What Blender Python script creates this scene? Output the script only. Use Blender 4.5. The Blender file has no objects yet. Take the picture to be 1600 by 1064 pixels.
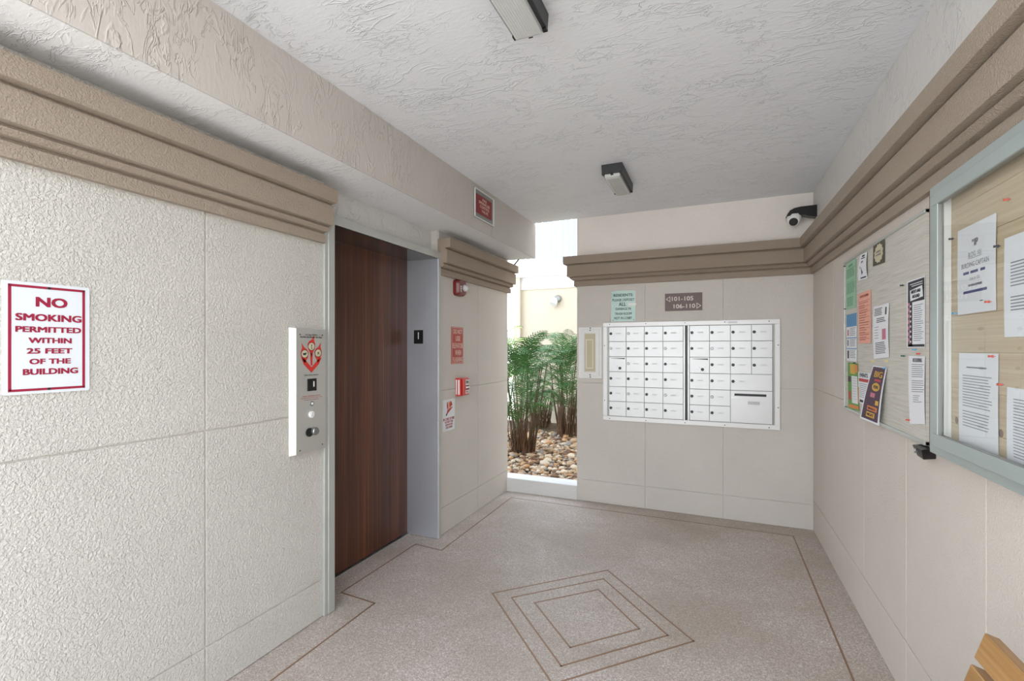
import bpy, bmesh, math, random
from mathutils import Vector, Matrix
random.seed(7)
scn = bpy.context.scene
COL = scn.collection
R = math.radians

# ------------------------------------------------------------------ camera, sky, sun, exposure
cam_data = bpy.data.cameras.new('camera')
cam = bpy.data.objects.new('camera', cam_data)
COL.objects.link(cam)
cam.location = (0, 0, 1.42)
cam.rotation_euler = (R(90), 0, math.atan2(317, 738))
cam_data.sensor_width = 36
cam_data.lens = 738 / 1600 * 36
cam_data.shift_y = 13 / 1600
cam_data.clip_start = 0.02
scn.camera = cam

world = bpy.data.worlds.new('sky')
scn.world = world
world.use_nodes = True
wn = world.node_tree.nodes
wl = world.node_tree.links
for n in list(wn): wn.remove(n)
wo = wn.new('ShaderNodeOutputWorld'); wb = wn.new('ShaderNodeBackground')
wt = wn.new('ShaderNodeTexCoord'); ws = wn.new('ShaderNodeSeparateXYZ'); wr = wn.new('ShaderNodeValToRGB')
wl.new(wt.outputs['Generated'], ws.inputs[0]); wl.new(ws.outputs['Z'], wr.inputs[0])
wr.color_ramp.elements[0].position = 0.0; wr.color_ramp.elements[0].color = (1.0, 1.0, 1.0, 1)
wr.color_ramp.elements[1].position = 0.9; wr.color_ramp.elements[1].color = (0.72, 0.84, 1.0, 1)
wl.new(wr.outputs[0], wb.inputs[0]); wl.new(wb.outputs[0], wo.inputs[0])
wb.inputs[1].default_value = 2.3

sun_data = bpy.data.lights.new('sun', 'SUN')
sun = bpy.data.objects.new('sun', sun_data); COL.objects.link(sun)
sun_data.energy = 2.4; sun_data.angle = R(2); sun_data.color = (1.0, 0.95, 0.88)
sun.rotation_euler = (R(1.5), R(36), 0)

scn.view_settings.view_transform = 'Standard'
scn.view_settings.look = 'None'
scn.view_settings.gamma = 1
scn.view_settings.use_curve_mapping = False
scn.view_settings.exposure = 0.87

# ------------------------------------------------------------------ materials
def lin(c):
    o = []
    for v in c[:3]:
        v /= 255.0
        o.append(v / 12.92 if v <= 0.04045 else ((v + 0.055) / 1.055) ** 2.4)
    return (*o, 1)

MATS = {}
def mat(name, rgb, rough=0.6, metal=0.0, coat=0.0, spec=0.5):
    if name in MATS: return MATS[name]
    m = bpy.data.materials.new(name); m.use_nodes = True
    b = m.node_tree.nodes['Principled BSDF']
    b.inputs['Base Color'].default_value = lin(rgb)
    b.inputs['Roughness'].default_value = rough
    b.inputs['Metallic'].default_value = metal
    b.inputs['Coat Weight'].default_value = coat
    b.inputs['Specular IOR Level'].default_value = spec
    MATS[name] = m
    # faint procedural unevenness of the colour
    nt = m.node_tree
    g = nt.nodes.new('ShaderNodeNewGeometry'); t = nt.nodes.new('ShaderNodeTexNoise')
    t.inputs['Scale'].default_value = 9; t.inputs['Detail'].default_value = 3
    nt.links.new(g.outputs['Position'], t.inputs['Vector'])
    mx = nt.nodes.new('ShaderNodeMix'); mx.data_type = 'RGBA'
    c = lin(rgb)
    mx.inputs[6].default_value = tuple(min(1, v * 1.03) for v in c[:3]) + (1,)
    mx.inputs[7].default_value = tuple(v * 0.95 for v in c[:3]) + (1,)
    nt.links.new(t.outputs[0], mx.inputs[0]); nt.links.new(mx.outputs[2], b.inputs['Base Color'])
    return m

class NT:
    def __init__(s, name):
        s.m = bpy.data.materials.new(name); s.m.use_nodes = True
        s.nt = s.m.node_tree; s.b = s.nt.nodes['Principled BSDF']
        s.geo = s.nt.nodes.new('ShaderNodeNewGeometry')
        MATS[name] = s.m
    def n(s, t, **kw):
        x = s.nt.nodes.new(t)
        for k, v in kw.items(): setattr(x, k, v)
        return x
    def l(s, a, b): s.nt.links.new(a, b)
    def vec(s, scale=(1, 1, 1), rot=(0, 0, 0)):
        mp = s.n('ShaderNodeMapping'); mp.inputs['Scale'].default_value = scale
        mp.inputs['Rotation'].default_value = rot
        s.l(s.geo.outputs['Position'], mp.inputs['Vector']); return mp.outputs[0]
    def noise(s, vec, scale, detail=2, rough=.5, dist=0):
        t = s.n('ShaderNodeTexNoise'); t.inputs['Scale'].default_value = scale
        t.inputs['Detail'].default_value = detail; t.inputs['Roughness'].default_value = rough
        t.inputs['Distortion'].default_value = dist
        s.l(vec, t.inputs['Vector']); return t.outputs[0]
    def ramp(s, fac, stops):
        r = s.n('ShaderNodeValToRGB'); e = r.color_ramp.elements
        while len(e) < len(stops): e.new(0.5)
        for i, (p, c) in enumerate(stops):
            e[i].position = p; e[i].color = c if len(c) == 4 else (*c, 1)
        s.l(fac, r.inputs[0]); return r.outputs[0]
    def mix(s, fac, a, b, mode='MIX'):
        x = s.n('ShaderNodeMix', data_type='RGBA', blend_type=mode)
        for sock, v in ((x.inputs[0], fac), (x.inputs[6], a), (x.inputs[7], b)):
            if hasattr(v, 'is_output'): s.l(v, sock)
            else: sock.default_value = v
        return x.outputs[2]
    def math(s, op, a, b=0.0):
        x = s.n('ShaderNodeMath', operation=op)
        for sock, v in ((x.inputs[0], a), (x.inputs[1], b)):
            if hasattr(v, 'is_output'): s.l(v, sock)
            else: sock.default_value = v
        return x.outputs[0]
    def bump(s, h, dist, strength=1.0):
        x = s.n('ShaderNodeBump'); x.inputs['Distance'].default_value = dist
        x.inputs['Strength'].default_value = strength
        s.l(h, x.inputs['Height']); s.l(x.outputs[0], s.b.inputs['Normal'])

W1 = (1, 1, 1, 1); B0 = (0, 0, 0, 1)
def g4(v): return (v, v, v, 1)

def stucco(name, rgb, scale, dist, rough=.75, detail=3, var=.94, flat=.35):
    s = NT(name)
    n1 = s.noise(s.vec(), scale, detail, .55, .6)
    h = s.ramp(n1, [(flat, B0), (.68, W1)])
    c = lin(rgb)
    big = s.noise(s.vec(), 1.6, 4, .6)
    col = s.mix(s.ramp(big, [(.35, B0), (.7, W1)]), c, tuple(v * var for v in c[:3]) + (1,))
    s.l(col, s.b.inputs['Base Color'])
    s.b.inputs['Roughness'].default_value = rough
    s.b.inputs['Specular IOR Level'].default_value = .3
    s.bump(h, dist); return s.m

def knockdown(name, rgb, stretch, dist, rough=.55):
    s = NT(name)
    a = s.noise(s.vec(stretch), 5.0, 3.5, .6, .7)
    la = s.ramp(a, [(.47, B0), (.497, W1), (.503, W1), (.545, B0)])
    b2 = s.noise(s.vec(tuple(v * 1.7 for v in stretch)), 6.5, 3, .55, 1.2)
    lb = s.ramp(b2, [(.52, B0), (.545, W1), (.55, W1), (.6, B0)])
    mask = s.ramp(s.noise(s.vec(), 3.3, 2), [(.42, B0), (.6, W1)])
    mask2 = s.ramp(s.noise(s.vec((1.3, 1.3, 1.3), (0, 0, 1)), 4.1, 2), [(.45, B0), (.6, W1)])
    h = s.math('ADD', s.math('MULTIPLY', la, mask), s.math('MULTIPLY', lb, mask2))
    fine = s.noise(s.vec(stretch), 28, 3, .6)
    h = s.math('ADD', h, s.math('MULTIPLY', fine, .55))
    c = lin(rgb)
    s.l(s.mix(s.noise(s.vec(), 1.2, 3), c, tuple(v * .95 for v in c[:3]) + (1,)), s.b.inputs['Base Color'])
    s.b.inputs['Roughness'].default_value = rough
    s.bump(h, dist); return s.m

M = {}
M['wall_l'] = stucco('painted_stucco_coarse', (214, 210, 203), 120, .0032)
M['wall_s'] = stucco('painted_stucco_smooth', (214, 209, 202), 120, .0012)
M['wall_r'] = stucco('painted_stucco_medium', (218, 210, 201), 150, .0012)
M['cream'] = stucco('cream_stucco', (247, 240, 233), 100, .0015)
M['trim_l'] = stucco('taupe_trim_stucco', (170, 156, 141), 150, .0022)
M['trim_s'] = stucco('taupe_trim_smooth', (160, 145, 130), 160, .0012)
M['ceil'] = knockdown('knockdown_ceiling', (237, 239, 243), (1.0, 2.6, 1.0), .0022)
M['soffit'] = knockdown('knockdown_soffit', (240, 240, 241), (1.0, 2.2, 1.0), .002)
M['beam'] = knockdown('knockdown_beam', (203, 196, 189), (1, 2.0, .8), .0022)
M['upper'] = knockdown('knockdown_upper_wall', (220, 218, 215), (1, 1.6, 1.0), .002)
M['curb'] = stucco('white_curb_paint', (222, 222, 220), 60, .0015)

# terrazzo
s = NT('terrazzo')
vv = s.n('ShaderNodeTexVoronoi'); vv.inputs['Scale'].default_value = 210
s.l(s.geo.outputs['Position'], vv.inputs['Vector'])
sep = s.n('ShaderNodeSeparateColor'); s.l(vv.outputs['Color'], sep.inputs[0])
chips = s.ramp(sep.outputs[0], [(0, lin((140, 128, 121))), (.22, lin((170, 158, 150))), (.5, lin((200, 189, 181))), (.8, lin((211, 200, 193))), (.97, lin((244, 240, 236)))])
n2 = s.noise(s.vec(), 90, 2)
base = s.mix(.22, chips, lin((192, 175, 162)))
base = s.mix(s.ramp(n2, [(.3, g4(.0)), (.7, g4(.4))]), base, lin((172, 160, 152)))
st = s.noise(s.vec((1, 1.4, 1)), 1.5, 5, .6, .4)
base = s.mix(s.ramp(st, [(.36, g4(.5)), (.62, g4(0))]), base, lin((160, 147, 132)))
s.l(base, s.b.inputs['Base Color'])
s.l(s.ramp(st, [(.3, g4(.55)), (.7, g4(.4))]), s.b.inputs['Roughness'])
s.bump(n2, .0006); M['terrazzo'] = s.m

def wood(name, c_dark, c_mid, c_light, axis='z', rough=.4, coat=.3, scale=1.0, coat_rough=.12):
    s = NT(name)
    st = {'z': (14, 14, .55), 'y': (14, .55, 14)}[axis]
    a = s.noise(s.vec(tuple(v * scale for v in st)), 1.6, 6, .62, .9)
    b = s.noise(s.vec(tuple(v * scale * (5 if v > 1 else 1.2) for v in st)), 2.2, 4, .6, .2)
    c1 = s.ramp(a, [(.3, lin(c_dark)), (.5, lin(c_mid)), (.68, lin(c_light))])
    c2 = s.mix(s.ramp(b, [(.42, g4(.62)), (.62, g4(0))]), c1, lin(c_dark))
    s.l(c2, s.b.inputs['Base Color'])
    s.b.inputs['Roughness'].default_value = rough
    s.b.inputs['Coat Weight'].default_value = coat
    s.b.inputs['Coat Roughness'].default_value = coat_rough
    return s.m
M['walnut'] = wood('walnut_laminate', (58, 26, 9), (92, 48, 22), (116, 66, 34), 'z', .5, .22, .6)
M['pine'] = wood('pine_plank', (184, 164, 134), (206, 189, 160), (214, 200, 174), 'y', .6, 0, .7)
M['bench'] = wood('varnished_bench_wood', (146, 104, 54), (176, 132, 74), (190, 148, 88), 'y', .4, .2, .6)
M['edging'] = wood('brown_edging', (96, 72, 52), (132, 106, 86), (154, 128, 106), 'z', .6, 0)

def steel(name, rgb, rough, axis='z', vary=.12):
    s = NT(name)
    st = {'z': (220, 220, 1.5), 'y': (220, 1.5, 220)}[axis]
    a = s.noise(s.vec(st), 3, 3)
    s.b.inputs['Metallic'].default_value = 1
    c = lin(rgb)
    s.l(s.mix(a, c, tuple(v * .88 for v in c[:3]) + (1,)), s.b.inputs['Base Color'])
    s.l(s.ramp(s.noise(s.vec(), 4, 3), [(.3, g4(rough)), (.7, g4(rough + vary))]), s.b.inputs['Roughness'])
    s.bump(a, .0002, .25); return s.m
M['steel'] = steel('brushed_stainless', (212, 217, 226), .48)
M['soffit_steel'] = steel('polished_stainless', (176, 174, 168), .07, 'y', .03)
M['panel_steel'] = steel('satin_stainless_panel', (216, 217, 212), .42); M['panel_steel'].node_tree.nodes['Principled BSDF'].inputs['Metallic'].default_value = .75
M['steel'].node_tree.nodes['Principled BSDF'].inputs['Metallic'].default_value = .85
M['alu'] = steel('satin_aluminium', (205, 208, 208), .38)
M['frame_paint'] = mat('grey_green_frame_paint', (192, 195, 190), .35, .35)
M['case_alu'] = mat('anodised_case_frame', (172, 184, 182), .38, .35)
M['white_alu'] = mat('white_enamel_aluminium', (235, 236, 236), .3, .1)
M['mail_door'] = mat('mailbox_door_enamel', (226, 229, 230), .28, .15)
M['mail_gap'] = mat('mailbox_cavity', (172, 174, 173), .5, .3)
M['mail_edge'] = mat('mailbox_edge_metal', (150, 152, 148), .35, .6)
M['black'] = mat('black_plastic', (16, 16, 18), .35)
M['dark'] = mat('dark_slot', (34, 36, 44), .5)
M['lock'] = mat('lock_dark_metal', (58, 60, 62), .35, .6)
M['lock_light'] = mat('lock_worn_metal', (150, 152, 152), .3, .8)
M['plate_grey'] = mat('pale_number_label', (214, 217, 219), .4)
M['bronze'] = mat('dark_bronze_housing', (52, 53, 55), .4, .2)
M['lens'] = mat('frosted_ribbed_glass', (206, 208, 206), .25, 0, .2)
M['brass'] = mat('weathered_brass_strip', (150, 120, 96), .45, .3)
M['maroon'] = mat('maroon_print', (158, 28, 62), .5)
M['sign_white'] = mat('white_sign_plate', (228, 233, 238), .25, 0, .3)
M['sign_edge'] = mat('cream_sign_edge', (226, 220, 202), .4)
M['red'] = mat('red_plate', (176, 58, 54), .4)
M['red_dark'] = mat('dark_red_plastic', (112, 24, 26), .35, 0, .3)
M['red_bright'] = mat('bright_red_enamel', (206, 48, 38), .35, 0, .3)
M['pink_print'] = mat('faded_pink_print', (238, 204, 190), .6)
M['cream_print'] = mat('cream_print', (226, 214, 206), .6)
M['red_print'] = mat('red_print', (192, 62, 66), .6)
M['deep_red'] = mat('deep_red_plate', (138, 18, 22), .4)
M['white'] = mat('white_plastic', (236, 236, 234), .35)
M['paper'] = mat('white_paper', (232, 234, 238), .7)
M['green_sign'] = mat('pale_green_laminated', (172, 204, 194), .25, 0, .4)
M['green_print'] = mat('dark_green_print', (40, 78, 70), .6)
M['brown_sign'] = mat('brown_plastic_sign', (98, 76, 70), .4)
M['ink'] = mat('black_ink', (46, 46, 52), .7)
M['grey_ink'] = mat('grey_ink', (128, 130, 138), .7)
M['blue_ink'] = mat('blue_ink', (74, 82, 128), .7)
M['mint'] = mat('mint_paper', (158, 200, 170), .7)
M['mint_ink'] = mat('mint_ink', (86, 140, 108), .7)
M['pink'] = mat('salmon_paper', (236, 174, 154), .7)
M['pink_ink'] = mat('salmon_ink', (180, 104, 86), .7)
M['sky'] = mat('sky_blue_print', (92, 146, 190), .7)
M['purple'] = mat('purple_print', (74, 46, 68), .6)
M['yellow'] = mat('yellow_print', (214, 170, 70), .6)
M['orange'] = mat('orange_print', (222, 138, 72), .6)
M['leafgreen'] = mat('green_print', (98, 156, 72), .6)
M['ochre'] = mat('ochre_card', (206, 198, 168), .7)
M['olive'] = mat('dark_olive_card', (84, 80, 66), .7)
M['rose'] = mat('rose_print', (196, 120, 140), .7)
M['pin_red'] = mat('red_pin', (214, 84, 62), .3)
M['pin_green'] = mat('green_pin', (28, 102, 84), .3)
M['pin_dark'] = mat('dark_pin', (54, 66, 78), .3)
M['pin_yellow'] = mat('yellow_pin', (226, 206, 120), .3)
M['pin_blue'] = mat('blue_pin', (96, 164, 206), .3)
M['pave'] = stucco('concrete_paving', (214, 210, 202), 40, .002)
M['soil'] = stucco('dark_soil', (96, 80, 62), 30, .01)
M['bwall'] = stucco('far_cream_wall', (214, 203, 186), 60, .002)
M['bwhite'] = mat('far_white_paint', (236, 238, 240), .5)
M['picket'] = mat('far_picket_paint', (180, 187, 197), .5)

# board fabric with fine horizontal weave
s = NT('grey_weave_board')
h = s.noise(s.vec((1, 1.6, 70)), 3, 4, .6, .2)
s.l(s.ramp(h, [(.3, lin((184, 180, 171))), (.5, lin((202, 199, 190))), (.7, lin((212, 209, 201)))]), s.b.inputs['Base Color'])
s.b.inputs['Roughness'].default_value = .6; s.bump(h, .001); M['weave'] = s.m

# thin clear pane: fresnel reflection over clear transmission
m = bpy.data.materials.new('clear_acrylic_pane'); m.use_nodes = True
nt = m.node_tree
for n in list(nt.nodes): nt.nodes.remove(n)
o = nt.nodes.new('ShaderNodeOutputMaterial'); mx = nt.nodes.new('ShaderNodeMixShader')
tr = nt.nodes.new('ShaderNodeBsdfTransparent'); gl = nt.nodes.new('ShaderNodeBsdfGlossy'); fr = nt.nodes.new('ShaderNodeFresnel')
ge = nt.nodes.new('ShaderNodeNewGeometry'); nz = nt.nodes.new('ShaderNodeTexNoise'); bp = nt.nodes.new('ShaderNodeBump')
nz.inputs['Scale'].default_value = 2.2; nz.inputs['Detail'].default_value = 1
nt.links.new(ge.outputs['Position'], nz.inputs['Vector']); nt.links.new(nz.outputs[0], bp.inputs['Height'])
bp.inputs['Distance'].default_value = .006; bp.inputs['Strength'].default_value = .5
nt.links.new(bp.outputs[0], gl.inputs['Normal'])
fr.inputs['IOR'].default_value = 1.5; gl.inputs['Roughness'].default_value = .015
tr.inputs[0].default_value = (.97, .98, .98, 1)
mm = nt.nodes.new('ShaderNodeMath'); mm.operation = 'MULTIPLY'; iv = nt.nodes.new('ShaderNodeMath'); iv.operation = 'SUBTRACT'
iv.inputs[0].default_value = 1; nt.links.new(ge.outputs['Backfacing'], iv.inputs[1]); nt.links.new(fr.outputs[0], mm.inputs[0]); nt.links.new(iv.outputs[0], mm.inputs[1])
nt.links.new(mm.outputs[0], mx.inputs[0]); nt.links.new(tr.outputs[0], mx.inputs[1]); nt.links.new(gl.outputs[0], mx.inputs[2])
nt.links.new(mx.outputs[0], o.inputs[0]); MATS['pane'] = m; M['pane'] = m

def leafmat(name, rgb, rgb2):
    s = NT(name)
    s.l(s.mix(s.noise(s.vec(), 7, 3), lin(rgb), lin(rgb2)), s.b.inputs['Base Color'])
    s.b.inputs['Roughness'].default_value = .38
    s.b.inputs['Subsurface Weight'].default_value = 0
    try: s.b.inputs['Transmission Weight'].default_value = 0
    except Exception: pass
    return s.m
M['leaf'] = leafmat('palm_leaf_green', (36, 84, 36), (92, 142, 70))
M['leaf2'] = leafmat('palm_leaf_yellow_green', (116, 160, 64), (168, 196, 96))
M['cane'] = leafmat('palm_cane', (92, 84, 48), (74, 58, 38))
M['dry'] = leafmat('dry_palm_fibre', (110, 80, 54), (70, 50, 36))

# ------------------------------------------------------------------ builders
WO = {}
def wo(o): return WO.get(o.name, Vector((0, 0, 0))) if o else Vector((0, 0, 0))

def empty(name, loc):
    o = bpy.data.objects.new(name, None); COL.objects.link(o); o.location = loc
    o.empty_display_size = .05; WO[o.name] = Vector(loc); return o

def tag(o, label=None, cat=None, group=None, kind=None):
    if label: o['label'] = label
    if cat: o['category'] = cat
    if group: o['group'] = group
    if kind: o['kind'] = kind
    return o

class MB:
    def __init__(s): s.v = []; s.f = []
    def add(s, vs, fs):
        k = len(s.v); s.v += [tuple(v) for v in vs]; s.f += [tuple(i + k for i in f) for f in fs]; return s
    def box(s, x0, x1, y0, y1, z0, z1):
        return s.add([(x0,y0,z0),(x1,y0,z0),(x1,y1,z0),(x0,y1,z0),(x0,y0,z1),(x1,y0,z1),(x1,y1,z1),(x0,y1,z1)],
                     [(0,3,2,1),(4,5,6,7),(0,1,5,4),(1,2,6,5),(2,3,7,6),(3,0,4,7)])
    def hexa(s, bot, top):
        return s.add(list(bot) + list(top), [(0,3,2,1),(4,5,6,7),(0,1,5,4),(1,2,6,5),(2,3,7,6),(3,0,4,7)])
    def rings(s, rings, caps=True, closed=True):
        n = len(rings[0]); k = len(s.v); fs = []
        for r in rings: s.v += [tuple(p) for p in r]
        for i in range(len(rings) - 1):
            for j in range(n if closed else n - 1):
                a = k + i*n + j; b = k + i*n + (j+1) % n
                fs.append((a, b, b + n, a + n))
        if caps:
            fs.append(tuple(k + j for j in reversed(range(n))))
            fs.append(tuple(k + (len(rings)-1)*n + j for j in range(n)))
        s.f += fs; return s
    def cyl(s, p0, p1, r0, r1=None, n=16):
        return s.tube([p0, p1], [r0, r0 if r1 is None else r1], n)
    def tube(s, pts, rad, n=8):
        pts = [Vector(p) for p in pts]
        if not hasattr(rad, '__len__'): rad = [rad] * len(pts)
        rg = []; ref = None
        for i, p in enumerate(pts):
            d = (pts[min(i+1, len(pts)-1)] - pts[max(i-1, 0)]).normalized()
            if ref is None: ref = Vector((0, 0, 1)) if abs(d.z) < .9 else Vector((1, 0, 0))
            u = d.cross(ref).normalized(); v = d.cross(u).normalized()
            rg.append([p + (u*math.cos(2*math.pi*k/n) + v*math.sin(2*math.pi*k/n)) * rad[i] for k in range(n)])
        return s.rings(rg)
    def lathe(s, c, axis, prof, n=20):
        """profile of (distance along axis, radius)"""
        a = Vector(axis).normalized(); c = Vector(c)
        ref = Vector((0, 0, 1)) if abs(a.z) < .9 else Vector((1, 0, 0))
        u = a.cross(ref).normalized(); v = a.cross(u).normalized()
        return s.rings([[c + a*t + (u*math.cos(2*math.pi*k/n) + v*math.sin(2*math.pi*k/n))*max(r, 1e-5) for k in range(n)] for t, r in prof])
    def build(s, name, m, parent=None, bevel=0, smooth=False, org=None, seg=2):
        o_ = wo(parent)
        og = Vector(org) if org is not None else o_
        me = bpy.data.meshes.new(name)
        me.from_pydata([tuple(Vector(v) - og) for v in s.v], [], s.f)
        bm = bmesh.new(); bm.from_mesh(me)
        bmesh.ops.recalc_face_normals(bm, faces=bm.faces); bm.to_mesh(me); bm.free()
        if m: me.materials.append(m)
        if smooth:
            for p in me.polygons: p.use_smooth = True
        ob = bpy.data.objects.new(name, me); COL.objects.link(ob)
        ob.location = og - o_; WO[ob.name] = og
        if parent: ob.parent = parent
        if bevel:
            b = ob.modifiers.new('bevel', 'BEVEL'); b.width = bevel; b.segments = seg; b.limit_method = 'ANGLE'
            b.angle_limit = R(35)
        return ob

def bx(name, m, parent, *a, bevel=0, **k): return MB().box(*a).build(name, m, parent, bevel, **k)

# surfaces: bilinear patch from four corners (TL, TR, BR, BL), lift along its normal
class Patch:
    def __init__(s, tl, tr, br, bl, toward=None, bulge=0):
        s.c = [Vector(p) for p in (tl, tr, br, bl)]
        s.n = (s.c[1] - s.c[0]).cross(s.c[0] - s.c[3]).normalized()
        s.bulge = bulge
        s.twist = abs((s.c[2]-s.c[0]).dot(s.n)) > .002
    def __call__(s, u, v, l=0.0):
        tl, tr, br, bl = s.c
        p = (tl*(1-u) + tr*u)*(1-v) + (bl*(1-u) + br*u)*v
        return p + s.n * (l + s.bulge * math.sin(math.pi * v) )
XL, XR, YB = -1.913, .707, 4.32
def onL(y0, y1, z0, z1, x=XL): return Patch((x,y0,z1), (x,y1,z1), (x,y1,z0), (x,y0,z0))
def onB(x0, x1, z0, z1, y=YB): return Patch((x0,y,z1), (x1,y,z1), (x1,y,z0), (x0,y,z0))
def onR(yf, yn, z0, z1, x=XR): return Patch((x,yf,z1), (x,yn,z1), (x,yn,z0), (x,yf,z0))

_tx = {}
def glyphs(text, bold=.0, align='CENTER'):
    k = (text, bold, align)
    if k in _tx: return _tx[k]
    c = bpy.data.curves.new('t', 'FONT'); c.body = text; c.align_x = align; c.resolution_u = 3
    c.space_line = .85
    o = bpy.data.objects.new('t', c); COL.objects.link(o)
    dg = bpy.context.evaluated_depsgraph_get(); me = bpy.data.meshes.new_from_object(o.evaluated_get(dg))
    vs = [tuple(v.co) for v in me.vertices]; fs = [tuple(p.vertices) for p in me.polygons]
    bpy.data.objects.remove(o); bpy.data.curves.remove(c); bpy.data.meshes.remove(me)
    if bold:
        bv, bf = [], []
        for q_, (dx, dy) in enumerate(((-bold, -bold*.6), (bold, -bold*.6), (-bold, bold*.6), (bold, bold*.6), (0, 0))):
            k0 = len(bv); bv += [(v[0]+dx, v[1]+dy, q_*.0002) for v in vs]; bf += [tuple(i+k0 for i in f) for f in fs]
        vs, fs = bv, bf
    x0 = min(v[0] for v in vs); x1 = max(v[0] for v in vs); y0 = min(v[1] for v in vs); y1 = max(v[1] for v in vs)
    r = ([((v[0]-x0)/(x1-x0), 1-(v[1]-y0)/max(y1-y0, 1e-6), v[2]) for v in vs], fs); _tx[k] = r; return r

def prints(P, items, parent, lift=.0012):
    """items: (part name, material key, kind, args...) kinds: t text, r rect, p polygon, o ring"""
    grp = {}
    for q_, it in enumerate(items):
        name, mk, kind = it[:3]; a = it[3:]
        key = a[-1] if isinstance(a[-1], str) and a[-1].startswith('+') else ''
        if name not in ('printed_text', 'side_picture'): key += '#%d' % q_
        mb = grp.setdefault((name, mk, key), MB())
        L = lift + (.0006 if a and isinstance(a[-1], str) and a[-1] == '+' else 0) + (.0012 if a and isinstance(a[-1], str) and a[-1] == '++' else 0)
        if a and isinstance(a[-1], str) and a[-1].startswith('+'): a = a[:-1]
        if kind == 't':
            txt, u0, v0, u1, v1 = a[:5]; bold = a[5] if len(a) > 5 else .012
            vs, fs = glyphs(txt, bold)
            mb.add([P(u0+(u1-u0)*x, v0+(v1-v0)*y, L+z) for x, y, z in vs], fs)
        elif kind == 'r':
            u0, v0, u1, v1 = a[:4]
            nv = max(1, math.ceil((v1-v0)*12)) if P.bulge or P.twist else 1; nu = max(1, math.ceil((u1-u0)*6)) if P.twist else 1
            for iu in range(nu):
                for iv in range(nv):
                    ua, ub = u0+(u1-u0)*iu/nu, u0+(u1-u0)*(iu+1)/nu; va, vb = v0+(v1-v0)*iv/nv, v0+(v1-v0)*(iv+1)/nv
                    mb.add([P(ua,va,L), P(ua,vb,L), P(ub,vb,L), P(ub,va,L)], [(0,1,2,3)])
        elif kind == 'p':
            pts = a[0]; mb.add([P(u, v, L) for u, v in pts], [tuple(range(len(pts)))])
        elif kind == 'w':
            n = len(a[0]); mb.add([P(u, v, L) for u, v in list(a[0]) + list(a[1])], [(k, (k+1) % n, n+(k+1) % n, n+k) for k in range(n)])
        elif kind == 'o':
            cu, cv, ru, rv, w = a[:5]; n = 20; vs = []; fs = []
            for k in range(n):
                t = 2*math.pi*k/n
                vs += [P(cu+ru*math.cos(t), cv+rv*math.sin(t), L), P(cu+ru*(1-w)*math.cos(t), cv+rv*(1-w)*math.sin(t), L)]
            for k in range(n):
                a0 = 2*k; b0 = 2*((k+1) % n); fs.append((a0, b0, b0+1, a0+1))
            mb.add(vs, fs)
    out = []
    for (name, mk, _), mb in grp.items(): out.append(mb.build(name, M[mk], parent))
    return out

def slab(P, th, name, m, parent, radius=0, base=0.0, nv=6, org=None):
    mb = MB()
    if radius:
        w = (P(1,.5)-P(0,.5)).length; h = (P(.5,1)-P(.5,0)).length; ru = radius/w; rv = radius/h; pts = []
        for cu, cv, a0 in ((1-ru, rv, -90), (1-ru, 1-rv, 0), (ru, 1-rv, 90), (ru, rv, 180)):
            for k in range(5):
                a = R(a0 + 22.5*k); pts.append((cu+ru*math.cos(a), cv+rv*math.sin(a)))
        mb.rings([[P(u, v, base) for u, v in pts], [P(u, v, base+th) for u, v in pts]])
    else:
        if P.twist or P.bulge:
            nv = 12; rg = []
            for i in range(nv+1):
                v = i/nv; rg.append([P(u/6,v,base) for u in range(7)] + [P(u/6,v,base+th) for u in range(6,-1,-1)])
            mb.rings(rg)
        else:
            mb.rings([[P(0,v,base), P(1,v,base), P(1,v,base+th), P(0,v,base+th)] for v in (0, 1)])
    return mb.build(name, m, parent, org=org)

def lines(v0, v1, n, u0=.12, u1=.88, w=.35, name='printed_text', mk='grey_ink', ragged=.15, seed=1):
    rr = random.Random(seed); out = []; st = (v1-v0)/n
    for i in range(n):
        out.append((name, mk, 'r', u0, v0+i*st, u1 - rr.random()*ragged*(u1-u0), v0+i*st+st*w))
    return out

# ------------------------------------------------------------------ setting: floor, ceiling, walls
ZC = 2.643; YO = .3; YW = -.5
fl = MB().box(-1.92, .9, YW, YB+.01, -.15, 0).box(-2.3, -1.92, 1.94, 3.05, -.15, 0).build('floor', M['terrazzo'])
tag(fl, kind='structure')
def strip(p, q, w=.009):
    p = Vector((*p, 0)); q = Vector((*q, 0)); d = (q-p).normalized(); nrm = Vector((-d.y, d.x, 0))*w/2
    e = d*w/2
    a = [p-nrm-e, q-nrm+e, q+nrm+e, p+nrm-e]
    MB().hexa([v+Vector((0,0,-.004)) for v in a], [v+Vector((0,0,.0012)) for v in a]).build('divider_strip', M['brass'], fl)
run = [(-1.745, YW), (-1.745, 2.12), (-2.0, 2.135), (-2.0, 2.88), (-1.77, 2.86), (-1.785, 4.14), (.546, 4.135), (.546, YW)]
for a, b in zip(run, run[1:]): strip(a, b)
for rr_, dy in ((.552, .005), (.43, 0), (.29, .002)):
    c = (-.636, 2.468)
    q = [(c[0]+.004, c[1]+rr_*1.01), (c[0]+rr_*.98, c[1]-.012), (c[0]+.004, c[1]-rr_*1.02), (c[0]-rr_, c[1]+.008)]
    for i in range(4): strip(q[i], q[(i+1) % 4], .0085)

ce = tag(bx('ceiling', M['ceil'], None, -3.2, .9, YO-.1, YB, ZC, ZC+.25), kind='structure')
# dropped beam along the left wall
bs = MB().box(-2.3, -1.628, YO-.1, 4.362, 2.31, ZC).build('trim_1', M['soffit'])
tag(bs, kind='structure')
bf = bx('beam_face', M['beam'], bs, -1.63, -1.624, YO-.1, 4.362, 2.308, ZC)

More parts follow.
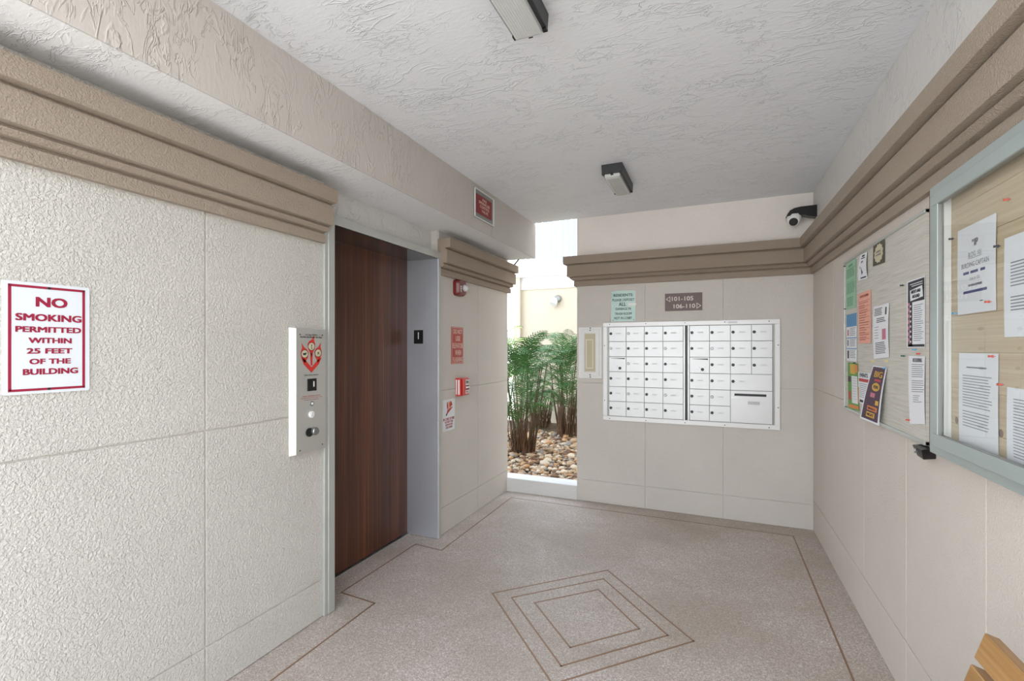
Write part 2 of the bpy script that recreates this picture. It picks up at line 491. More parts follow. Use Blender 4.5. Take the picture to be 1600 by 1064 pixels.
def panels(parent, cells, place, m, inset=.003):
    for a0, a1, z0, z1 in cells:
        place(a0+inset, a1-inset, z0+inset, z1-inset).build('panel', m, parent, bevel=.0015, seg=1)

# left wall
wl_ = MB()
wl_.box(-3.2, XL-.006, YO, 1.92, 0, 2.64)
wl_.box(-3.2, XL-.006, 3.045, 4.34, 0, 2.64)
wl_.box(-3.2, -2.3, 1.92, 3.045, -.1, 2.64)
wall_left = tag(wl_.build('wall_left', M['wall_s']), kind='structure')
bx('upper_wall', M['upper'], wall_left, -2.3, -1.975, 1.90, 3.06, 2.12, 2.31)
yA = [YO, 1.279, 1.908]
cells = []
for y0, y1 in zip(yA, yA[1:]):
    cells += [(y0, y1, 0, .2), (y0, y1, .2, 1.085), (y0, y1, 1.085, 2.31)]
panels(wall_left, cells, lambda a, b, c, d: MB().box(XL-.008, XL, a, b, c, d), M['wall_l'])
cells = []
for y0, y1 in ((3.052, 3.698), (3.698, 4.343)):
    cells += [(y0, y1, 0, .205), (y0, y1, .205, 1.102), (y0, y1, 1.102, 2.31)]
panels(wall_left, cells, lambda a, b, c, d: MB().box(XL-.008, XL, a, b, c, d), M['wall_s'], .002)

# back wall
wb_ = MB().box(-1.185, .9, YB+.006, 4.505, 0, ZC)
wall_back = tag(wb_.build('wall_back', M['wall_s']), kind='structure')
bx('upper_wall', M['cream'], wall_back, -1.191, XR, YB-.001, YB+.008, 2.1, ZC)
cells = []
for x0, x1 in ((-1.193, -.569), (-.569, .064), (.064, XR+.003)):
    cells += [(x0, x1, 0, .2), (x0, x1, .2, 1.105), (x0, x1, 1.105, 2.12)]
panels(wall_back, cells, lambda a, b, c, d: MB().box(a, b, YB, YB+.008, c, d), M['wall_s'], .002)

# right wall
wall_right = tag(bx('wall_right', M['wall_r'], None, XR+.006, .9, YW, 4.5, 0, ZC), kind='structure')
yR = [4.32, 3.644, 2.956, 2.371, 1.761, 1.15, .54, -.07, YW]
cells = []
for y1, y0 in zip(yR, yR[1:]):
    cells += [(y0, y1, 0, .24), (y0, y1, .24, 1.115), (y0, y1, 1.115, 2.1)]
panels(wall_right, cells, lambda a, b, c, d: MB().box(XR, XR+.008, a, b, c, d), M['wall_r'], .002)
bx('upper_wall', M['upper'], wall_right, XR-.001, XR+.008, YW, YB, 2.05, ZC)

# mouldings: stepped profile (projection from wall, height)
prof = [(-.002, 2.248), (.106, 2.248), (.106, 2.178), (.064, 2.176), (.064, 2.169), (.077, 2.166), (.077, 2.066), (.046, 2.063), (.046, 2.057), (.058, 2.053), (.038, 2.036), (.012, 2.034), (.012, 2.028), (.023, 2.024), (.023, 1.978), (-.002, 1.978)]
def mould_y(name, y0, y1, sx, x, m, dz=0.0, slope=0.0, cut=0):
    """run along y; sx=+1 projects to +x. cut: mitre at y1"""
    r0 = [(x+sx*d, y0, z+dz+slope) for d, z in prof]
    r1 = [(x+sx*d, y1-(d if cut else 0), z+dz) for d, z in prof]
    return tag(MB().rings([r0, r1]).build(name, m, bevel=.0015), kind='structure')
mould_y('trim_2', YO, 1.906, 1, XL, M['trim_l'])
mould_y('trim_3', 3.045, 4.375, 1, XL, M['trim_s'])
mould_y('trim_4', YW, YB, -1, XR, M['trim_l'], .027, -.08, 1)
x0 = -1.191
rg = [[(XR-max(d,0), YB-d, z+.027) for d, z in prof], [(x0-max(d,0), YB-d, z+.027) for d, z in prof], [(x0-max(d,0), 4.505+max(d,0)*0, z+.027) for d, z in prof]]
tag(MB().rings([[(XR-d, YB-d, z+.027) for d, z in prof], [(x0-d, YB-d, z+.027) for d, z in prof], [(x0-d, 4.505+d, z+.027) for d, z in prof]]).build('trim_5', M['trim_s'], bevel=.002), kind='structure')
tag(MB().box(-1.98, -1.19, YB, 4.51, -.05, .133).build('trim_6', M['curb'], bevel=.008), kind='structure')
# small metal strap over the end of the short moulding
br = tag(MB().hexa([(-1.86,4.34,2.247),(-1.84,4.34,2.247),(-1.84,4.344,2.247),(-1.86,4.344,2.247)],[(-1.80,4.34,2.312),(-1.78,4.34,2.312),(-1.78,4.344,2.312),(-1.80,4.344,2.312)]).build('metal_strap', M['lock']),
         'small dark metal strap between the short taupe moulding and the beam', 'bracket')

# ------------------------------------------------------------------ elevator door
YD0, YD1, ZD, XD = 1.975, 3.016, 2.093, -2.172
dr = tag(empty('door_1', (XD, (YD0+YD1)/2, 0)), kind='structure')
bx('door_panel', M['walnut'], dr, XD-.04, XD, YD0-.04, YD1+.02, .012, ZD+.03)
bx('sill', M['alu'], dr, XD-.05, XD+.016, YD0, YD1, -.01, .006)
jl = MB().box(-2.24, -1.893, 1.93, YD0, .002, ZD+.048).box(-1.93, -1.897, 1.905, 1.935, .002, ZD+.048).build('jamb', M['frame_paint'], dr, bevel=.003)
jr = MB().box(-2.24, -1.893, YD1, 3.050, .002, ZD+.048).build('jamb', M['steel'], dr, bevel=.003)
bx('jamb_edge', M['frame_paint'], jr, -1.9, -1.890, YD1+.004, 3.049, .003, ZD+.04)
hd = bx('head', M['soffit_steel'], dr, -2.24, -1.895, YD0, YD1, ZD, ZD+.048)
bx('head_face', M['frame_paint'], hd, -1.905, -1.889, 1.93, 3.049, ZD, ZD+.049, bevel=.002)
ind = bx('position_indicator', M['black'], jr, -2.108, -2.026, YD1-.004, YD1+.001, 1.459, 1.562, bevel=.001)
P = onB(-2.108, -2.026, 1.459, 1.562, YD1-.004)
mb = MB(); vs, fs = glyphs('1', .01); mb.add([P(.46+.1*x, .16+.5*y, .0008+z) for x, y, z in vs], fs)
mb.build('digit', M['white'], jr)
tag(ind, 'black floor indicator panel')

# ------------------------------------------------------------------ elevator call panel
cp = tag(empty('elevator_call_panel', (XL, 1.8, .895)), 'tall stainless elevator call panel beside the wooden door', 'call panel')
zt, zb = 1.526, .896
yb0, yb1, yf0, yf1 = 1.688, 1.905, 1.704, 1.893
xf = XL+.034
MB().rings([[(XL,yb0,zb-.004),(XL,yb1,zb),(XL,yb1,zt),(XL,yb0,zt)], [(xf,yf0,zb+.004),(xf,yf1,zb+.006),(xf,yf1,zt-.006),(xf,yf0,zt-.004)]]).build('body', M['panel_steel'], cp, bevel=.0012)
P = onL(yf0, yf1, zb+.006, zt-.004, xf)
fl_ = []
def flame(cu, cv, s, lean):
    pts = []
    prof_ = [(-.5,0),(-.55,-.22),(-.35,-.45),(.05,-.62),(.45,-1.0),(.35,-.62),(.55,-.2),(.5,.1),(.2,.45),(0,.75),(-.2,.45),(-.45,.2)]
    for x, y in prof_: pts.append((cu + s*(x*lean)*1.0, cv + s*y*.42))
    return pts
for cu, cv, ln in ((.27, .215, -1), (.5, .15, 1), (.73, .21, 1)):
    fl_.append(('flame_symbol', 'red_bright', 'p', flame(cu, cv, .24, ln)))
fl_ += [('flame_symbol', 'red_bright', 'p', [(.16,.235),(.28,.25),(.4,.285),(.5,.315),(.61,.285),(.74,.25),(.86,.235),(.76,.29),(.5,.36),(.24,.29)])]
fl_ += [('flame_symbol', 'red_bright', 'p', [(.46,.2),(.54,.2),(.53,.3),(.47,.3)])]
for cu, cv in ((.27, .205), (.5, .145), (.73, .2)):
    fl_ += [('symbol_disc', 'ochre', 'p', [(cu+.105*math.cos(k*.3927), cv+.03*math.sin(k*.3927)) for k in range(16)], '+'),
            ('symbol_ring', 'ink', 'o', cu, cv, .118, .034, .12, '+')]
fl_ += [('pictogram', 'ink', 't', 't', .48, .125, .52, .165, .02, '++'), ('pictogram', 'ink', 't', 'x', .69, .19, .77, .21, .02, '++'), ('pictogram', 'ink', 'p', [(.2,.2),(.34,.195),(.3,.215),(.22,.215)], '++')]
fl_ += [('lettering', 'ink', 't', 'In Case Of Fire', .3, .044, .7, .056, .02), ('lettering', 'ink', 't', 'Do Not Use Elevator Use Stairs', .13, .062, .87, .076, .02),
        ('lettering', 'ink', 't', 'Use Exit Stairs', .26, .372, .74, .382, .01)]
fl_ += [('red_lettering', 'red_print', 't', 'FIRE OPERATION', .2, .545, .8, .553, .01), ('red_lettering', 'red_print', 't', 'Key for fire service use only', .14, .56, .86, .568, .01), ('red_lettering', 'red_print', 't', 'in case of emergency', .26, .575, .74, .583, .01)]
prints(P, fl_, cp, .0005)
def rnd(P, u, v, r, d, name, m, parent, base=0.0, n=18):
    c = P(u, v, base); return MB().lathe(c, P.n, [(0, r), (d*.8, r), (d, r*.85)], n).build(name, m, parent, smooth=False)
wP = P
d_ = slab(Patch(P(.36,.408), P(.66,.408), P(.66,.508), P(.36,.508)), .004, 'floor_display', M['black'], cp)
prints(P, [('digit', 'white', 't', '1', .535, .43, .58, .475, .015)], cp, .0052)
rnd(P, .5, .612, .013, .006, 'key_switch', M['lock_light'], cp)
rnd(P, .5, .612, .006, .01, 'key_core', M['white'], cp)
rnd(P, .5, .7, .017, .008, 'call_button', M['white'], cp)
rnd(P, .5, .7, .011, .0095, 'button_cap', M['plate_grey'], cp)
rnd(P, .42, .843, .022, .008, 'lock_recess', M['black'], cp)
rnd(P, .55, .838, .02, .026, 'lock_barrel', M['lock_light'], cp)
for u, v in ((.12,.05),(.88,.05),(.12,.975),(.88,.965)): rnd(P, u, v, .0035, .0015, 'screw', M['lock'], cp, n=8)

# ------------------------------------------------------------------ signs
def sign(name, label, cat, P, th, bg, items, radius=0, base=0.0, part='plate', lift=None, group=None):
    r = tag(empty(name, P(.5, 1, base)), label, cat, group)
    slab(P, th, part, M[bg], r, radius, base)
    prints(P, items, r, base + th + (.0006 if lift is None else lift))
    return r

P = onL(.679, .888, 1.283, 1.622)
it = [('border', 'maroon', 'r', .055, .028, .94, .05), ('border', 'maroon', 'r', .055, .952, .94, .974), ('border', 'maroon', 'r', .055, .028, .09, .974), ('border', 'maroon', 'r', .905, .028, .94, .974)]
it += [('lettering', 'maroon', 't', t, a, b, c, d, .04) for t, a, b, c, d in (
    ('NO', .35, .125, .72, .215), ('SMOKING', .13, .28, .895, .345), ('PERMITTED', .13, .395, .89, .447), ('WITHIN', .27, .495, .77, .545),
    ('25 FEET', .25, .59, .78, .64), ('OF THE', .28, .685, .76, .735), ('BUILDING', .21, .775, .85, .83))]
sg = sign('no_smoking_sign', 'white no smoking sign with maroon letters on the left wall', 'sign', P, .004, 'sign_white', it, .006)
for v in (.04, .963): rnd(P, .5, v, .004, .003, 'screw', M['lock'], sg, .0045, 10)

P = onL(3.235, 3.428, 1.300, 1.596)
it = [('border', 'pink_print', 'r', .03, .015, .97, .03), ('border', 'pink_print', 'r', .03, .97, .97, .985), ('border', 'pink_print', 'r', .03, .015, .055, .985), ('border', 'pink_print', 'r', .945, .015, .97, .985)]
it += [('lettering', 'pink_print', 't', t, a, b, c, d, .02) for t, a, b, c, d in (
    ('DO NOT', .16, .06, .9, .19), ('USE', .35, .245, .72, .38), ('ELEVATOR', .1, .44, .94, .58), ('WHEN', .3, .63, .8, .77), ('FLASHING', .12, .82, .94, .95))]
sign('elevator_warning_sign', 'red plate reading do not use elevator when flashing', 'sign', P, .003, 'red', it)

P = onL(3.098, 3.297, .772, 1.034)
it = [('pictogram', 'red_print', 'p', [(.36,.1),(.42,.12),(.46,.3),(.4,.34),(.34,.24)]), ('pictogram', 'red_print', 'p', [(.62,.08),(.7,.12),(.76,.22),(.68,.24),(.6,.3),(.56,.2)]),
      ('pictogram', 'orange', 'p', [(.47,.1),(.58,.1),(.56,.3),(.5,.34)]),
      ('pictogram', 'red_print', 'p', [(.74,.27),(.8,.28),(.42,.44),(.3,.52),(.28,.5),(.4,.34)]), ('pictogram', 'ink', 'p', [(.28,.45),(.36,.43),(.35,.5),(.27,.51)], '+')]
it += [('lettering', 'red_print', 't', t, a, b, c, d, .02) for t, a, b, c, d in (
    ('IN CASE OF FIRE', .08, .57, .92, .65), ('DO NOT USE', .2, .67, .8, .73), ('ELEVATOR', .24, .75, .78, .81), ('USE STAIRS', .26, .83, .76, .89))]
it += [('border', 'ochre', 'r', .01, .01, .99, .03), ('border', 'ochre', 'r', .01, .97, .99, .99), ('border', 'ochre', 'r', .01, .01, .04, .99), ('border', 'ochre', 'r', .96, .01, .99, .99)]
sign('stairs_sign', 'small white sign with a red hand pictogram below the fire pull station', 'sign', P, .003, 'sign_white', it, .008)

P = onL(3.068, 3.395, 2.39, 2.606, -1.624)
r = tag(empty('sprinkler_sign', P(.5, 1)), 'red and grey framed sign high on the beam by the ceiling', 'sign')
slab(P, .006, 'backing', M['mail_edge'], r)
mb = MB()
for a, b, c, d in ((0,0,1,.03),(0,.97,1,1),(0,0,.02,1),(.965,0,1,1)):
    mb.hexa([P(a,b,.006),P(c,b,.006),P(c,d,.006),P(a,d,.006)], [P(a,b,.014),P(c,b,.014),P(c,d,.014),P(a,d,.014)])
mb.build('frame', M['white_alu'], r)
slab(Patch(P(.08,.17), P(.88,.17), P(.88,.82), P(.08,.82)), .003, 'red_plate', M['deep_red'], r, base=.006)
prints(P, [('lettering', 'pink_print', 't', t, a, b, c, d, .02) for t, a, b, c, d in (
    ('FIRE', .38, .24, .6, .33), ('SPRINKLER', .2, .36, .77, .46), ('CONTROL', .25, .49, .74, .59), ('VALVE', .34, .63, .67, .73))], r, .0098)

P = onB(-.870, -.653, 1.668, 1.946)
it = [('lettering', 'green_print', 't', t, a, b, c, d, bb) for t, a, b, c, d, bb in (
    ('RESIDENTS:', .1, .1, .9, .19, .03), ('PLEASE DEPOSIT', .05, .26, .96, .34, .02), ('ALL', .32, .38, .62, .5, .02), ('GARBAGE IN', .18, .55, .82, .63, .02), ('TRASH ROOM', .15, .71, .85, .79, .02), ('NOT IN LOBBY', .13, .85, .87, .93, .02))]
it += [('tape', 'white', 'r', .7, .42, 1.03, .49)]
sg = sign('notice_sheet', 'pale green laminated notice above the mailboxes', 'notice', P, .0015, 'green_sign', it)
for u, v in ((.05,.05),(.05,.5),(.08,.96),(.93,.96)): rnd(P, u, v, .004, .003, 'tack', M['green_print'] if v > .9 else M['white'], sg, .002, 8)

P = onB(-.400, -.098, 1.748, 1.900)
it = [('lettering', 'cream_print', 't', '101-105', .185, .19, .765, .43, .02), ('lettering', 'cream_print', 't', '106-110', .235, .62, .815, .86, .02)]
def tri(cu, cv, s):
    o_ = [(cu-s*.075, cv), (cu+s*.05, cv-.17), (cu+s*.05, cv+.17)]; i_ = [(cu-s*.048, cv), (cu+s*.034, cv-.115), (cu+s*.034, cv+.115)]
    return [('arrow', 'cream_print', 'w', o_, i_)]
it += tri(.095, .32, 1) + tri(.9, .74, -1)
sign('unit_number_sign', 'brown unit number sign 101-105 and 106-110 above mailboxes', 'sign', P, .004, 'brown_sign', it, .003)

# ------------------------------------------------------------------ fire alarm strobe, pull station
r = tag(empty('fire_alarm_strobe', (XL, 3.34, 1.84)), 'dark red fire alarm strobe just under the short moulding', 'alarm')
def rr_pts(y0, y1, z0, z1, x, rad, n=5):
    pts = []
    for cy, cz, a0 in ((y1-rad, z1-rad, 0), (y0+rad, z1-rad, 90), (y0+rad, z0+rad, 180), (y1-rad, z0+rad, 270)):
        for k in range(n): a = R(a0+90*k/(n-1)); pts.append((x, cy+rad*math.cos(a), cz+rad*math.sin(a)))
    return pts
MB().rings([rr_pts(3.265,3.40,1.845,1.975,XL,.03), rr_pts(3.265,3.40,1.845,1.975,XL+.03,.03), rr_pts(3.275,3.39,1.855,1.965,XL+.052,.026)]).build('housing', M['red_dark'], r, smooth=False)
P = onL(3.285, 3.32, 1.868, 1.93, XL+.052)
prints(P, [('lettering', 'white', 't', 'FIRE', .1, .1, .9, .9, .03)], r, .0006)
MB().lathe((XL+.05, 3.355, 1.91), (1, 0, 0), [(0,.028),(.014,.028),(.03,.021),(.038,.008)], 20).build('strobe_lens', M['lens'], r, smooth=True)

r = tag(empty('fire_pull_station', (XL, 3.38, 1.04)), 'red and white fire alarm pull station on the narrow wall', 'alarm')
bx('back_box', M['red_bright'], r, XL, XL+.045, 3.30, 3.43, 1.04, 1.185, bevel=.006)
P = onL(3.30, 3.43, 1.045, 1.18, XL+.045)
bx('front_plate', M['red_bright'], r, XL+.045, XL+.058, 3.33, 3.43, 1.045, 1.18, bevel=.005)
P2 = onL(3.34, 3.425, 1.05, 1.175, XL+.058)
prints(P2, [('white_field', 'white', 'r', .3, .05, .98, .4), ('handle_field', 'dark', 'r', .4, .42, .95, .68), ('white_field', 'white', 'r', .3, .72, .98, .95), ('lettering', 'ink', 't', 'FIRE', .38, .12, .9, .3, .02, '+'), ('lettering', 'red_print', 't', 'PULL', .38, .77, .9, .9, .02, '+')], r, .0008)
bx('handle', M['white'], r, XL+.058, XL+.07, 3.37, 3.42, 1.1, 1.115, bevel=.003)
# printed left cheek of the box (faces the entrance)
Pc = Patch((XL+.004, 3.2995, 1.18), (XL+.042, 3.2995, 1.18), (XL+.042, 3.2995, 1.045), (XL+.004, 3.2995, 1.045))
prints(Pc, [('cheek_label', 'white', 'r', .05, .06, .35, .94), ('cheek_label', 'white', 'r', .6, .06, .95, .94)], r, .0008)

# ------------------------------------------------------------------ mailboxes
mbx = tag(empty('mailbox_bank', (-.232, YB, .77)), 'wide bank of white metal mailboxes set in the back wall', 'mailboxes')
MX0, MX1, MZ0, MZ1 = -.94, .478, .771, 1.658
yo = YB - .022
fr_ = MB()
w = .038
fr_.box(MX0, MX1, yo, YB, MZ1-w, MZ1).box(MX0, MX1, yo, YB, MZ0, MZ0+w).box(MX0, MX0+w, yo, YB, MZ0+w, MZ1-w).box(MX1-w, MX1, yo, YB, MZ0+w, MZ1-w)
fr_.build('frame', M['white_alu'], mbx, bevel=.002)
bx('back_plate', M['mail_gap'], mbx, MX0+w-.002, MX1-w+.002, YB-.004, YB-.0005, MZ0+w-.002, MZ1-w+.002)
ed = MB()
for x in (MX0+w, MX1-w-.012): ed.box(x, x+.012, YB-.016, YB-.004, MZ0+w, MZ1-w)
ed.build('inner_edge', M['mail_edge'], mbx)
dv = MB(); dv.box(-.247, -.235, yo+.002, YB, MZ0+w, MZ1-w).box(-.214, -.202, yo+.002, YB, MZ0+w, MZ1-w)
dvo = dv.build('centre_divider', M['alu'], mbx, bevel=.001)
bx('divider_gap', M['black'], dvo, -.235, -.214, yo+.01, YB, MZ0+w, MZ1-w)
def mail_door(x0, x1, z0, z1, worn=False, slot=None, lock=True, big=False):
    d = bx('mailbox_door', M['mail_door'], mbx, x0+.0015, x1-.0015, yo+.006, YB-.004, z0+.002, z1-.002, bevel=.0015, seg=1)
    yf = yo+.006
    if slot == 'open':
        MB().hexa([(x0+.02,yf-.001,z1-.016),(x1-.012,yf-.001,z1-.022),(x1-.012,yf+.004,z1-.022),(x0+.02,yf+.004,z1-.016)],
                  [(x0+.02,yf-.001,z1-.014),(x1-.012,yf-.001,z1-.012),(x1-.012,yf+.004,z1-.012),(x0+.02,yf+.004,z1-.014)]).build('mail_slot', M['dark'], d)
        MB().lathe((x1-.055, yf, z0+.032), (0,-1,0), [(0,.013),(.004,.013),(.006,.009)], 14).build('lock', M['lock'], d)
        rv = MB()
        for a, b in ((-.085,.0),(-.075,.012),(-.036,.02),(-.08,.02),(-.036,-.014),(-.07,-.016)): rv.cyl((x1+a, yf, z0+.032+b), (x1+a, yf-.002, z0+.032+b), .0025, n=6)
        rv.build('rivets', M['mail_edge'], d)
    elif big:
        bx('mail_slot', M['dark'], d, x0+.03, x1-.045, yf-.002, yf+.001, z1-.045, z1-.026)
        bx('slot_lip', M['alu'], d, x0+.02, x0+.075, yf-.002, yf, z1-.068, z1-.05)
        bx('label_holder', M['lock_light'], d, x0+.13, x0+.215, yf-.003, yf, z1-.112, z1-.088)
    else:
        MB().lathe((x0+.02, yf, (z0+z1)/2+.006), (0,-1,0), [(0,.0125),(.004,.0125),(.0055,.009)], 14).build('lock', M['lock_light'] if worn else M['lock'], d)
        bx('number_label', M['plate_grey'], d, x0+.065, x0+.11, yf-.0005, yf, (z0+z1)/2+.002, (z0+z1)/2+.012)
cx_l = [-.889, -.733, -.574, -.416, -.249]
zr = [1.618, 1.485, 1.349, 1.213, 1.078, .944, .811]
worn_l = {(1,0),(1,3),(2,1),(4,1),(4,3),(0,1)}
for i in range(6):
    for j in range(4):
        mail_door(cx_l[j], cx_l[j+1], zr[i+1], zr[i], (i, j) in worn_l, 'open' if (i, j) == (2, 0) else None)
cx_r = [-.200, -.042, .118, .274, .426]
for i in range(6):
    for j in range(4):
        if j >= 2 and i >= 3: continue
        mail_door(cx_r[j], cx_r[j+1], zr[i+1], zr[i], (i, j) in {(1,1),(4,1)}, 'open' if (i, j) == (2, 0) else None)
mail_door(cx_r[2], cx_r[4], zr[4], zr[3])
mail_door(cx_r[2], cx_r[4], zr[6], zr[4], big=True)
bx('top_label', M['plate_grey'], mbx, .1, .17, yo-.001, yo, MZ1-.027, MZ1-.012)
for x, z in [(x, z) for x in (-.88, -.56, -.235, .075, .4) for z in (MZ1-.016, MZ0+.016)] + [(x, z) for x in (MX0+.014, MX1-.014) for z in (.95, 1.45)]:
    MB().lathe((x, yo, z), (0,-1,0), [(0,.0045),(.002,.004)], 8).build('screw', M['lock'], mbx)

# intercom / directory box left of the mailboxes
cb = tag(empty('electrical_cover', (-1.064, YB, 1.147)), 'narrow white wall cover with a beige insert left of the mailboxes', 'wall box')
def frame_b(x0, x1, z0, z1, w, y0, y1, name, m, par, bev=.002):
    f = MB().box(x0, x1, y0, y1, z1-w, z1).box(x0, x1, y0, y1, z0, z0+w).box(x0, x0+w, y0, y1, z0+w, z1-w).box(x1-w, x1, y0, y1, z0+w, z1-w)
    return f.build(name, m, par, bevel=bev)
bx('back_plate', M['white'], cb, -1.174, -.953, YB-.008, YB, 1.147, 1.622, bevel=.003)
frame_b(-1.150, -.977, 1.17, 1.6, .036, YB-.016, YB-.008, 'bezel', M['white'], cb)
bx('insert', M['ochre'], cb, -1.112, -1.013, YB-.011, YB-.008, 1.21, 1.56)
frame_b(-1.105, -1.03, 1.235, 1.51, .012, YB-.015, YB-.011, 'insert_frame', M['sign_edge'], cb, .001)
for k in range(6): bx('slot_bar', M['ochre'], cb, -1.088, -1.045, YB-.013, YB-.011, 1.26+k*.04, 1.275+k*.04)
for z in (1.612, 1.591, 1.179, 1.158): MB().lathe((-1.062, YB-.008 if z in (1.612, 1.158) else YB-.016, z), (0,-1,0), [(0,.006),(.003,.005)], 10).build('screw', M['lock'], cb)

# ------------------------------------------------------------------ ceiling lights
def ceiling_light(y0, y1, label):
    x0, x1 = -.692, -.56; c = (x0+x1)/2; z0 = 2.583
    r = tag(empty('ceiling_light', (c, (y0+y1)/2, ZC)), label, 'light', 'ribbed ceiling fixtures')
    MB().rings([[(x0-.003,y0-.003,ZC),(x1+.003,y0-.003,ZC),(x1+.003,y1+.003,ZC),(x0-.003,y1+.003,ZC)], [(x0,y0,z0),(x1,y0,z0),(x1,y1,z0),(x0,y1,z0)]]).build('housing', M['bronze'], r, bevel=.003)
    a, b = .015, .024
    ln = MB().rings([[(x0+a,y0+a,z0),(x1-a,y0+a,z0),(x1-a,y1-a,z0),(x0+a,y1-a,z0)], [(x0+a,y0+a+.002,z0-.02),(x1-a,y0+a+.002,z0-.02),(x1-a,y1-a-.002,z0-.02),(x0+a,y1-a-.002,z0-.02)],
                     [(x0+b,y0+b+.012,z0-.028),(x1-b,y0+b+.012,z0-.028),(x1-b,y1-b-.012,z0-.028),(x0+b,y1-b-.012,z0-.028)]]).build('lens', M['lens'], r, bevel=.002)
    for k in range(9):
        x = x0+b+.006+k*(x1-x0-2*b-.012)/8
        MB().cyl((x, y0+.04, z0-.028), (x, y1-.04, z0-.028), .0014, n=6).build('lens_rib', M['lens'], ln)
    for y in (y0, y1):
        bx('clip', M['black'], r, c-.008, c+.008, y-.001 if y == y0 else y-.014, y+.014 if y == y0 else y+.001, z0-.012, z0+.006)
    for x in (x0, x1):
        for y in (y0, y1):
            bx('corner_bracket', M['black'], r, x if x == x0 else x-.017, x+.017 if x == x0 else x, y if y == y0 else y-.022, y+.022 if y == y0 else y, z0-.006, z0+.003)
ceiling_light(1.19, 1.635, 'ceiling light nearest the camera, cut by the top of the picture')
ceiling_light(3.125, 3.57, 'small far ceiling light over the diamond floor, nearer the back wall')

# ------------------------------------------------------------------ security camera
sc_ = tag(empty('security_camera', (XR, 4.21, 2.47)), 'white dome security camera on a black arm in the right corner', 'camera')
arm = MB()
pts = [(.707, 2.505), (.60, 2.503), (.56, 2.497), (.53, 2.482), (.512, 2.455), (.508, 2.44), (.62, 2.44), (.66, 2.425), (.707, 2.415)]
arm.rings([[(x, 4.165, z) for x, z in pts], [(x, 4.245, z) for x, z in pts]])
arm.build('mounting_arm', M['black'], sc_, bevel=.004)
MB().lathe((.562, 4.205, 2.452), (0,0,-1), [(0,.046),(.012,.049),(.03,.05),(.042,.047),(.052,.038)], 28).build('dome_base', M['white'], sc_, smooth=True)
ax_ = Vector((-.22, -1, -.52)).normalized(); c0 = Vector((.558, 4.195, 2.405))
MB().lathe(c0, ax_, [(-.03,.03),(-.012,.043),(.006,.044),(.02,.04),(.03,.033)], 28).build('dome_ball', M['white'], sc_, smooth=True)
MB().lathe(c0 + ax_*.024, ax_, [(0,.030),(.009,.030),(.012,.024),(.012,.004)], 28).build('lens', M['black'], sc_)

# ------------------------------------------------------------------ grey notice board on right wall
nb = tag(empty('notice_board', (XR, 2.68, 1.075)), 'grey woven pinboard on the right wall covered with flyers', 'notice board')
BY0, BY1, BZ0, BZ1 = 2.135, 3.285, 1.074, 1.921
bx('woven_panel', M['weave'], nb, XR-.014, XR, BY0, BY1, BZ0, BZ1)
f = MB()
for a, b, c, d in ((BY0,BY1,BZ1-.014,BZ1),(BY0,BY1,BZ0,BZ0+.014),(BY1-.012,BY1,BZ0+.014,BZ1-.014)): f.box(XR-.019, XR, a, b, c, d)
f.build('frame', M['frame_paint'], nb, bevel=.001)
bt = tag(bx('thin_edging', M['edging'], None, XR-.012, XR, 2.045, 2.112, 1.07, 1.985, org=(XR, 2.08, 1.07)), 'thin brown batten between the pinboard and the glazed case', 'edging')  # narrow brown upright strip, about case height, with a grain pattern
XP = XR-.016
def flyer(name, label, quad, bg, items, lift=0.001, base=.0002, group='flyers pinned to the grey board', cat='flyer', bulge=0, offs=(0,0,0,0)):
    q = [Vector((XP-o, y, z)) for (y, z), o in zip(quad, offs)]
    P = Patch(*q, bulge=bulge)
    r = tag(empty(name, P(.5, .5)), label, cat, group)
    slab(P, .0006, 'sheet', M[bg], r, base=base)
    prints(P, items, r, base+.0011); return P
flyer('flyer', 'mint green flyer at the top left corner of the pinboard', [(3.242,1.901),(3.035,1.904),(3.035,1.641),(3.235,1.641)], 'mint',
      [('heading', 'mint_ink', 't', 'NOTICE', .3, .06, .7, .1)] + lines(.14, .34, 7, .08, .92, .4, mk='mint_ink') + [('printed_panel', 'mint_ink', 'r', .1, .4, .9, .405)] + lines(.44, .68, 8, .08, .92, .4, mk='mint_ink', seed=4) + lines(.75, .95, 6, .1, .8, .4, mk='mint_ink', seed=5))
flyer('flyer', 'small black and white cartoon flyer right of the mint flyer', [(2.945,1.905),(2.83,1.898),(2.825,1.768),(2.99,1.774)], 'paper',
      [('drawing', 'ink', 'p', [(.35,.3),(.5,.26),(.62,.34),(.58,.75),(.46,.82),(.4,.6)]), ('drawing', 'ink', 'r', .3, .06, .7, .13), ('drawing', 'ink', 'r', .25, .16, .8, .2), ('drawing', 'grey_ink', 'p', [(.2,.5),(.32,.45),(.3,.6)]), ('lettering', 'ink', 'r', .3, .9, .9, .95)], bulge=.006)
star = [(.5+(.40 if k % 2 else .34)*math.cos(k*math.pi/12)*1.0, .5+(.44 if k % 2 else .38)*math.sin(k*math.pi/12)) for k in range(24)]
flyer('flyer', 'small olive card with an ornate starburst frame at the top of the pinboard', [(2.735,1.908),(2.57,1.912),(2.573,1.803),(2.742,1.811)], 'olive',
      [('starburst', 'ochre', 'p', star), ('lettering', 'grey_ink', 't', 'OPEN', .3, .38, .7, .47, .02, '+'), ('lettering', 'grey_ink', 't', 'HOUSE', .28, .52, .72, .6, .02, '+')])
flyer('flyer', 'salmon pink flyer in the second column of the pinboard', [(3.0,1.706),(2.772,1.706),(2.772,1.448),(2.98,1.447)], 'pink',
      [('heading', 'pink_ink', 't', 'NOTICE BOARD', .2, .05, .85, .1)] + [('printed_panel', 'pink_ink', 'r', .08, .17+.105*k, .92, .178+.105*k) for k in range(8)] + lines(.2, .97, 16, .1, .85, .3, mk='pink_ink', ragged=.5))
